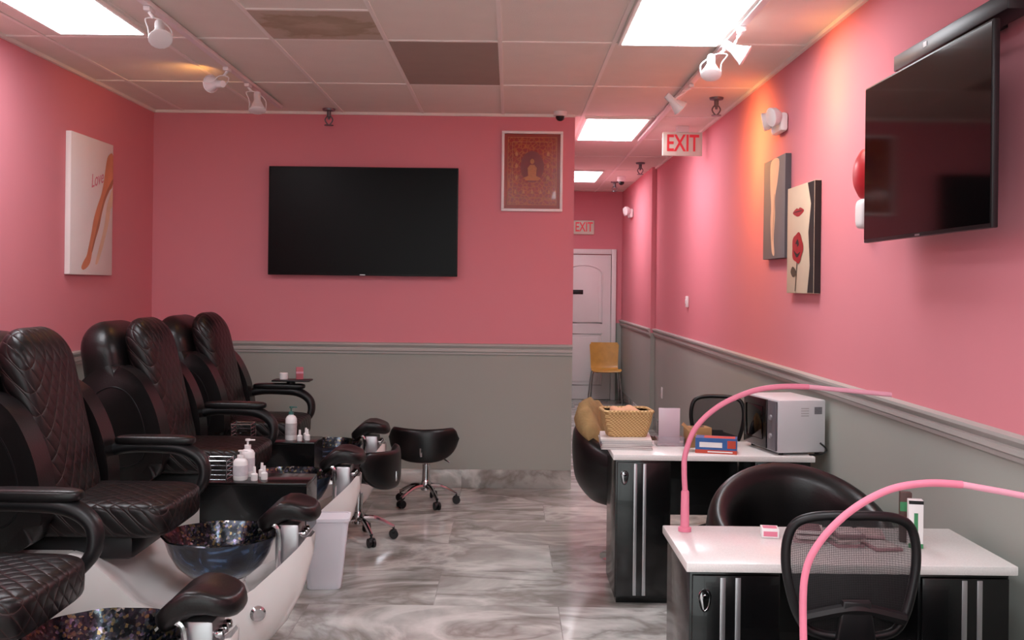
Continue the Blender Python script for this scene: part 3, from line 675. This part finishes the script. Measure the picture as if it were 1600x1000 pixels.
# ---------------------------------------------------------------- tub chairs
def tub(loc,label,htop=.80,rz=0):
    r=thing('tub_chair',label,'armchair',loc,rz)
    R=[]
    n=40
    for i in range(n+1):
        t=-1+2*i/n; a=t*rad(128); s_=min(1,(1-abs(t))*9+.25)
        h=.60+(htop-.60)*max(0,math.cos(a*.72))**1.6
        pr=[(.19,.345),(.225,.40),(.245,.50),(.255,h-.09),(.275,h-.03),(.315,h),(.352,h-.02),(.368,h-.08),(.365,.55),(.345,.44),(.29,.36),(.24,.325)]
        pc=crv([(x,0,z) for x,z in pr],3,True); mx=.31; mz=.5
        ring=[]
        for q in pc:
            rr_=mx+(q.x-mx)*s_; zz=mz+(q.z-mz)*(s_ if abs(t)>.9 else 1)
            ring.append(Vector((math.sin(a)*rr_,math.cos(a)*rr_,zz)))
        R.append(ring)
    fin(G().loft(R),'shell',LEATH2,r,'curved black leather tub shell',70)
    fin(G().sup((0,-.02,.42),(.255,.26,.06),.45,.85),'seat_cushion',LEATH2,r,None,70)
    fin(G().lathe([(0,0.0005),(.2,0.0005),(.205,.006),(.19,.014),(.06,.024),(.03,.04),(.03,.34),(.1,.36),(0,.365)],seg=36),'pedestal',CHR,r,'round chrome pedestal')
    return r
tub((1.15,4.10,0),'black leather tub chair facing the white manicure table',.81)
tub((.735,6.0,0),'black leather tub chair with tan throw on its back',.77,62)
g=G(); R=[]
for i in range(21):
    t=i/20; a=rad(-62+100*t)
    h=.60+.17*max(0,math.cos(a*.72))**1.6
    hb=.085*math.sin(pi*t)**.7; d=.008*math.sin(i*1.7)
    pr=[(.252,.50),(.262,h-.09),(.282,h-.028),(.317,h+.004),(.35,h-.01),(.36,h+.01+hb*.2),(.335,h+.035+hb*.8+d),(.285,h+.04+hb+d),(.23,h-.0+hb*.5),(.20+d,h-.1),(.195+d,.53)]
    R.append([Vector((math.sin(a)*x,math.cos(a)*x,z)) for x,z in pr])
g.loft(R); single(g,'throw_blanket',mat('tan_fleece','947a50',.95,var=.35,vs=14,bump=.6,bs=60),'tan fleece throw draped over the tub chair back','blanket',(.735,6.0,0),rz=62,ang=80)
# hall chair
r=thing('bentwood_chair','honey plywood shell chair with chrome legs by the hall door','chair',(1.27,13.85,0))
R=[]
side=[(-.20,.43),(-.17,.452),(-.05,.44),(.08,.43),(.15,.45),(.185,.52),(.20,.62),(.215,.72),(.225,.80)]
sc=crv([(0,a,b) for a,b in side],4)
for i,p in enumerate(sc):
    t=i/(len(sc)-1); hw=.20-.02*math.sin(pi*t) - (.02 if t>.95 else 0)-(.02 if t<.04 else 0)
    d=(sc[min(i+1,len(sc)-1)]-sc[max(i-1,0)]).normalized(); n=Vector((0,-d.z,d.y))
    ring=[]
    for k in range(11):
        u=-1+2*k/10; ring.append(Vector((u*hw,p.y,p.z))+n*(.018*u*u+.006))
    for k in range(11):
        u=1-2*k/10; ring.append(Vector((u*hw,p.y,p.z))+n*(.018*u*u-.006))
    R.append(ring)
fin(G().loft(R),'seat_shell',WOODY,r,'one-piece bent plywood shell',60)
for sx in (-1,1):
    fin(G().tube([(sx*.21,-.19,.012),(sx*.175,-.14,.40),(sx*.12,-.1,.425),(sx*.02,-.08,.427)],.010,8,4),'leg',CHR,r)
    fin(G().tube([(sx*.21,.21,.012),(sx*.175,.12,.40),(sx*.12,.08,.418),(sx*.02,.06,.42)],.010,8,4),'leg',CHR,r)
# ---------------------------------------------------------------- manicure tables
def table(loc,label):
    r=thing('manicure_table',label,'table',loc,group='row of manicure tables')
    fin(G().box(-.49,.49,-.245,.245,.702,.73,.004),'table_top',QTZ,r,'white speckled stone table top')
    for s_ in (-1,1):
        x0,x1=(-.475,-.205) if s_<0 else (.205,.475)
        c=fin(G().box(x0,x1,-.215,.225,.03,.701,.002).box(x0+.01,x1-.01,-.2,.21,0,.03),'cabinet',BLK,r,'black lacquered cabinet')
        d=fin(G().box(x0+.006,x1-.006,-.233,-.2165,.04,.69,.003),'cabinet_door',BLK,c)
        for off in (.095,.14):
            xx=x0+off if s_<0 else x1-off
            fin(G().box(xx-.008,xx+.008,-.2375,-.2335,.045,.685,.001),'metal_strip',ALU,d,'vertical silver strip')
        if s_<0:
            xx=x0+.042
            dr=[(.016*math.cos(t)*(1 if math.sin(t)>0 else .9),.022*math.sin(t) if math.sin(t)>0 else .036*math.sin(t)) for t in [2*pi*k/20 for k in range(20)]]
            g=G().prism([(xx+a*1.1,.625+b*1.1) for a,b in dr],'xz',-.2365,-.2335,.001).tube([(xx+a*1.1,-.237,.625+b*1.1) for a,b in dr],.003,6,closed=True,smooth=False).lathe([(0,0),(.007,0),(.006,.006),(0,.006)],(xx,-.237,.628),(0,-1,0),12)
            fin(g,'lock_plate',CHR,d,'drop-shaped silver lock plate')
    fin(G().box(-.204,.204,.18,.195,.35,.701),'modesty_panel',BLK,r)
    return r
T=table((1.02,3.34,0),'black manicure table with white speckled stone top')
clone(T,(1.00,5.33,0)); clone(T,(1.02,2.11,0))
def lamp(base,pts,label,hb=.13,rt=.0092):
    r=thing('desk_lamp',label,'desk lamp',base,group='pink gooseneck desk lamps')
    B=Vector(base)
    fin(G().lathe([(0,0),(.022,0),(.022,.012),(.015,.016),(.0135,hb),(.011,hb+.005),(0,hb+.005)],seg=20),'base',PINK,r)
    L=[Vector((x,y,z))-B for x,y,z in pts]
    k=len(L)-3
    fin(G().tube([Vector((0,0,hb))]+L[:k+1],rt,10,8),'gooseneck',PINK,r)
    fin(G().tube(L[k:],rt*.85,10,6),'light_bar',PINKL,r,'slim pale pink light bar')
lamp((.592,3.50,.7305),[(.588,3.50,.93),(.592,3.50,.99),(.625,3.50,1.075),(.70,3.5,1.147),(.805,3.5,1.197),(.90,3.5,1.215),(1.0,3.5,1.216),(1.13,3.5,1.205),(1.275,3.5,1.193)],'pink gooseneck lamp on the white manicure table')
lamp((.655,2.31,.7305),[(.655,2.31,.90),(.683,2.31,.977),(.75,2.31,1.05),(.835,2.31,1.10),(.92,2.31,1.117),(1.0,2.31,1.115),(1.09,2.31,1.10),(1.20,2.31,1.08)],'pink gooseneck lamp with neck arching past the mesh chair',.03,.0084)
# ---------------------------------------------------------------- items on far table (top z .73)
zt=.7305
PAG=mat('paper_edge','d8d4cf',.7,var=.1,vs=90)
cols=['c9c4c6','8d6a70','d9d5d2','6a7886','e0dcd8']
z=zt
for k,c in enumerate(cols):
    r=thing('magazine','glossy magazine in a stack under the wicker basket','magazine',(.60,5.38,z),random.uniform(-5,5),'stacked magazines under the basket')
    fin(G().box(-.125,.125,-.15,.15,.0012,.0085),'pages',PAG,r)
    fin(G().box(-.127,.127,-.152,.152,0,.001).box(-.127,.127,-.152,.152,.0087,.0097).box(-.129,-.1275,-.152,.152,0,.0097),'cover',mat('cover_%d'%k,c,.3,var=.2,vs=12),r)
    z+=.0102
r=thing('wicker_basket','tan woven wicker basket on the magazine stack','basket',(.605,5.40,z+.0005),4)
def rb(s_,z): return rr(.115*s_,.09*s_,z,.03)
fin(G().loft([rb(.85,0),rb(.9,.02),rb(1.02,.07),rb(1.1,.125)],cap=True).loft([rb(1.04,.125),rb(.96,.07),rb(.84,.03)],cap=True),'basket_body',WICK,r)
rimp=rb(1.08,.128); fin(G().tube(rimp,.009,8,closed=True,smooth=False),'rim',WICK,r)
r=thing('folded_towel','pale peach cloth inside the wicker basket','towel',(.60,5.40,z+.09),0)
fin(G().sup((0,0,.025),(.08,.06,.03),.6,.6,30,12,None,lambda p:p+Vector((0,0,.008*math.sin(p.x*70)))),'cloth',mat('peach_cloth','d8a684',.9,var=.15,vs=25),r,None,70)
r=thing('acrylic_stand','clear acrylic sign holder with tray on the table','display stand',(.83,5.42,zt),0)
fin(G().box(-.055,.055,-.004,0,.006,.19,.001),'upright_panel',mat('pale_card','cdb9c2',.25,var=.1),r,'pale pinkish insert panel')
fin(G().box(-.07,.07,-.06,.05,0,.005,.001).box(-.07,.07,-.06,-.056,.005,.05).box(-.07,-.066,-.056,.05,.005,.04).box(.066,.07,-.056,.05,.005,.04),'tray',GLASSC,r)
BLU=mat('blue_print_card','2f5f9e',.4,var=.2,vs=30); REDC=mat('red_print_card','c2452f',.4,var=.2,vs=30); CARD=mat('brown_cardboard','a07a4e',.8)
r=thing('cardboard_box','blue and red printed supply box with open flap','box',(1.03,5.19,zt),-14)
g=G().m(0).box(-.10,.10,-.05,.05,0,.075).m(1).box(-.1005,.1005,-.051,-.0501,.0,.018).m(2).box(-.08,.03,-.0515,-.051,.03,.055).m(1).box(.055,.095,-.0515,-.051,.028,.066).m(2).box(-.04,.08,-.0517,-.0511,.006,.012).m(1).box(-.06,.09,-.04,.04,.0751,.0756)
fin(g,'carton',[BLU,REDC,WPL],r)
fin(G().box(-.09,0,-.05,.05,-.001,.001,M=Matrix.Translation((-.1,0,.077))@Matrix.Rotation(rad(40),4,'Y')),'flap',CARD,r)
r=thing('tissue_box','brown cardboard tissue box behind the printed box','box',(.97,5.38,zt),10)
fin(G().box(-.06,.06,-.045,.045,0,.10,.002),'carton',CARD,r); fin(G().box(-.03,.03,-.015,.015,.1005,.102),'slot',BPL,r)
MWC=mat('microwave_enamel','d2d1d4',.4,var=.03)
r=thing('microwave_oven','white microwave oven with dark glass door on table','microwave',(1.392,5.31,zt),-79)
fin(G().box(-.19,.19,-.12,.13,.012,.27,.008),'body',MWC,r)
fin(G().box(-.185,.085,-.135,-.1205,.02,.262,.004),'door',BLK,r)
fin(G().box(-.15,.05,-.1375,-.1355,.06,.225,.004),'door_window',SCRN2,r,'dark glass window')
fin(G().box(.09,.185,-.132,-.1205,.02,.262,.004),'control_panel',mat('panel_grey','5c5a60',.4),r)
for zz in (.09,.18): fin(G().lathe([(0,0),(.014,0),(.012,.008),(0,.009)],(.137,-.1325,zz),(0,-1,0),18),'dial',mat('dial_grey','8b898d',.4),r)
for a in (-.16,.16):
    for b in (-.09,.1): fin(G().cyl((a,b,.0),(a,b,.013),.012,seg=12),'foot',BPL,r)
g=G()
for k in range(4): g.box(.1905,.1912,-.0,.04,.19+k*.012,.195+k*.012)
fin(g,'vent',mat('vent_grey','b4b1b3',.5),r)
g=G().box(.1905,.1912,.07,.11,.20,.235); fin(g,'rating_label',mat('rating_print','77757a',.5,var=.3,vs=120),r)
fin(G().tube([(.192,.10,.06),(.205,.12,.04),(.2,.13,.02),(.195,.10,.004),(.2,.04,.004)],.004,8),'power_cord',BPL,r)
# ---------------------------------------------------------------- items on near table
r=thing('small_box','small pink and white box on the white table','box',(.86,3.44,zt),-8)
fin(G().box(-.028,.028,-.03,.03,0,.03,.002),'carton',WPL,r); fin(G().box(-.022,.022,-.0305,-.0301,.006,.022).box(-.022,.022,-.02,.02,.0302,.0306),'print',PINK,r)
sw=['c9a2a6','e3d3d2','b98a90','d9c3c0','8e6a70','e8dcd8']
pos=[(.97,3.40,0,-10),(.975,3.39,1,-4),(1.075,3.35,0,6),(1.08,3.355,1,12),(1.08,3.35,2,2),(1.18,3.42,0,-20),(1.175,3.41,1,-14),(.975,3.395,2,-12),(1.18,3.31,0,8)]
for k,(x,y,l,a) in enumerate(pos):
    r=thing('nail_color_card','flat tray of pale pink nail color samples on table','sample tray',(x,y,zt+l*.0155),a,'nail color sample trays')
    fin(G().box(-.045,.045,-.055,.055,0,.009,.002),'tray',mat('swatch_%d'%(k%6),sw[k%6],.3,var=.15,vs=40),r)
    g=G()
    for j in range(5): g.sup((0,-.04+j*.02,.011),(.038,.007,.003),.6,.5,14,6)
    fin(g,'color_chips',mat('chips_%d'%(k%6),sw[(k+3)%6],.2,var=.3,vs=60),r)
GRN=mat('green_print','3d8a5a',.4)
r=thing('product_box','tall white product box with green and dark stripes','box',(1.29,3.32,zt),-12)
g=G().m(0).box(-.022,.022,-.018,.018,0,.15,.0015).m(1).box(-.006,.006,-.0185,-.0181,.04,.11).m(1).box(-.0222,.0222,-.0186,-.0181,.0,.014).m(2).box(-.0222,.0222,-.0186,-.0181,.138,.149)
fin(g,'carton',[WPL,GRN,BPL],r)
r=thing('product_box','narrow dark product box standing beside white box','box',(1.285,3.39,zt),-12)
g=G().m(0).box(-.018,.018,-.014,.014,0,.16,.0015).m(1).box(-.0182,.0182,-.0146,-.0141,.1,.13); fin(g,'carton',[mat('maroon_card','4e3530',.5),GRN],r)
# ---------------------------------------------------------------- world, camera
w=bpy.data.worlds.new('world'); SC.world=w; w.use_nodes=True
w.node_tree.nodes['Background'].inputs[0].default_value=(.93,1,.99,1); w.node_tree.nodes['Background'].inputs[1].default_value=2.5
cd=bpy.data.cameras.new('camera'); cd.sensor_width=36; cd.lens=36*1640/1600; cd.shift_y=-53/1600; cd.shift_x=3/1600
co=bpy.data.objects.new('camera',cd); COL.objects.link(co)
co.matrix_world=Matrix.Translation((0,0,1.54))@Matrix.Rotation(rad(90),4,'X')@Matrix.Rotation(.012,4,'Z')
SC.camera=co
SC.view_settings.view_transform='Standard'
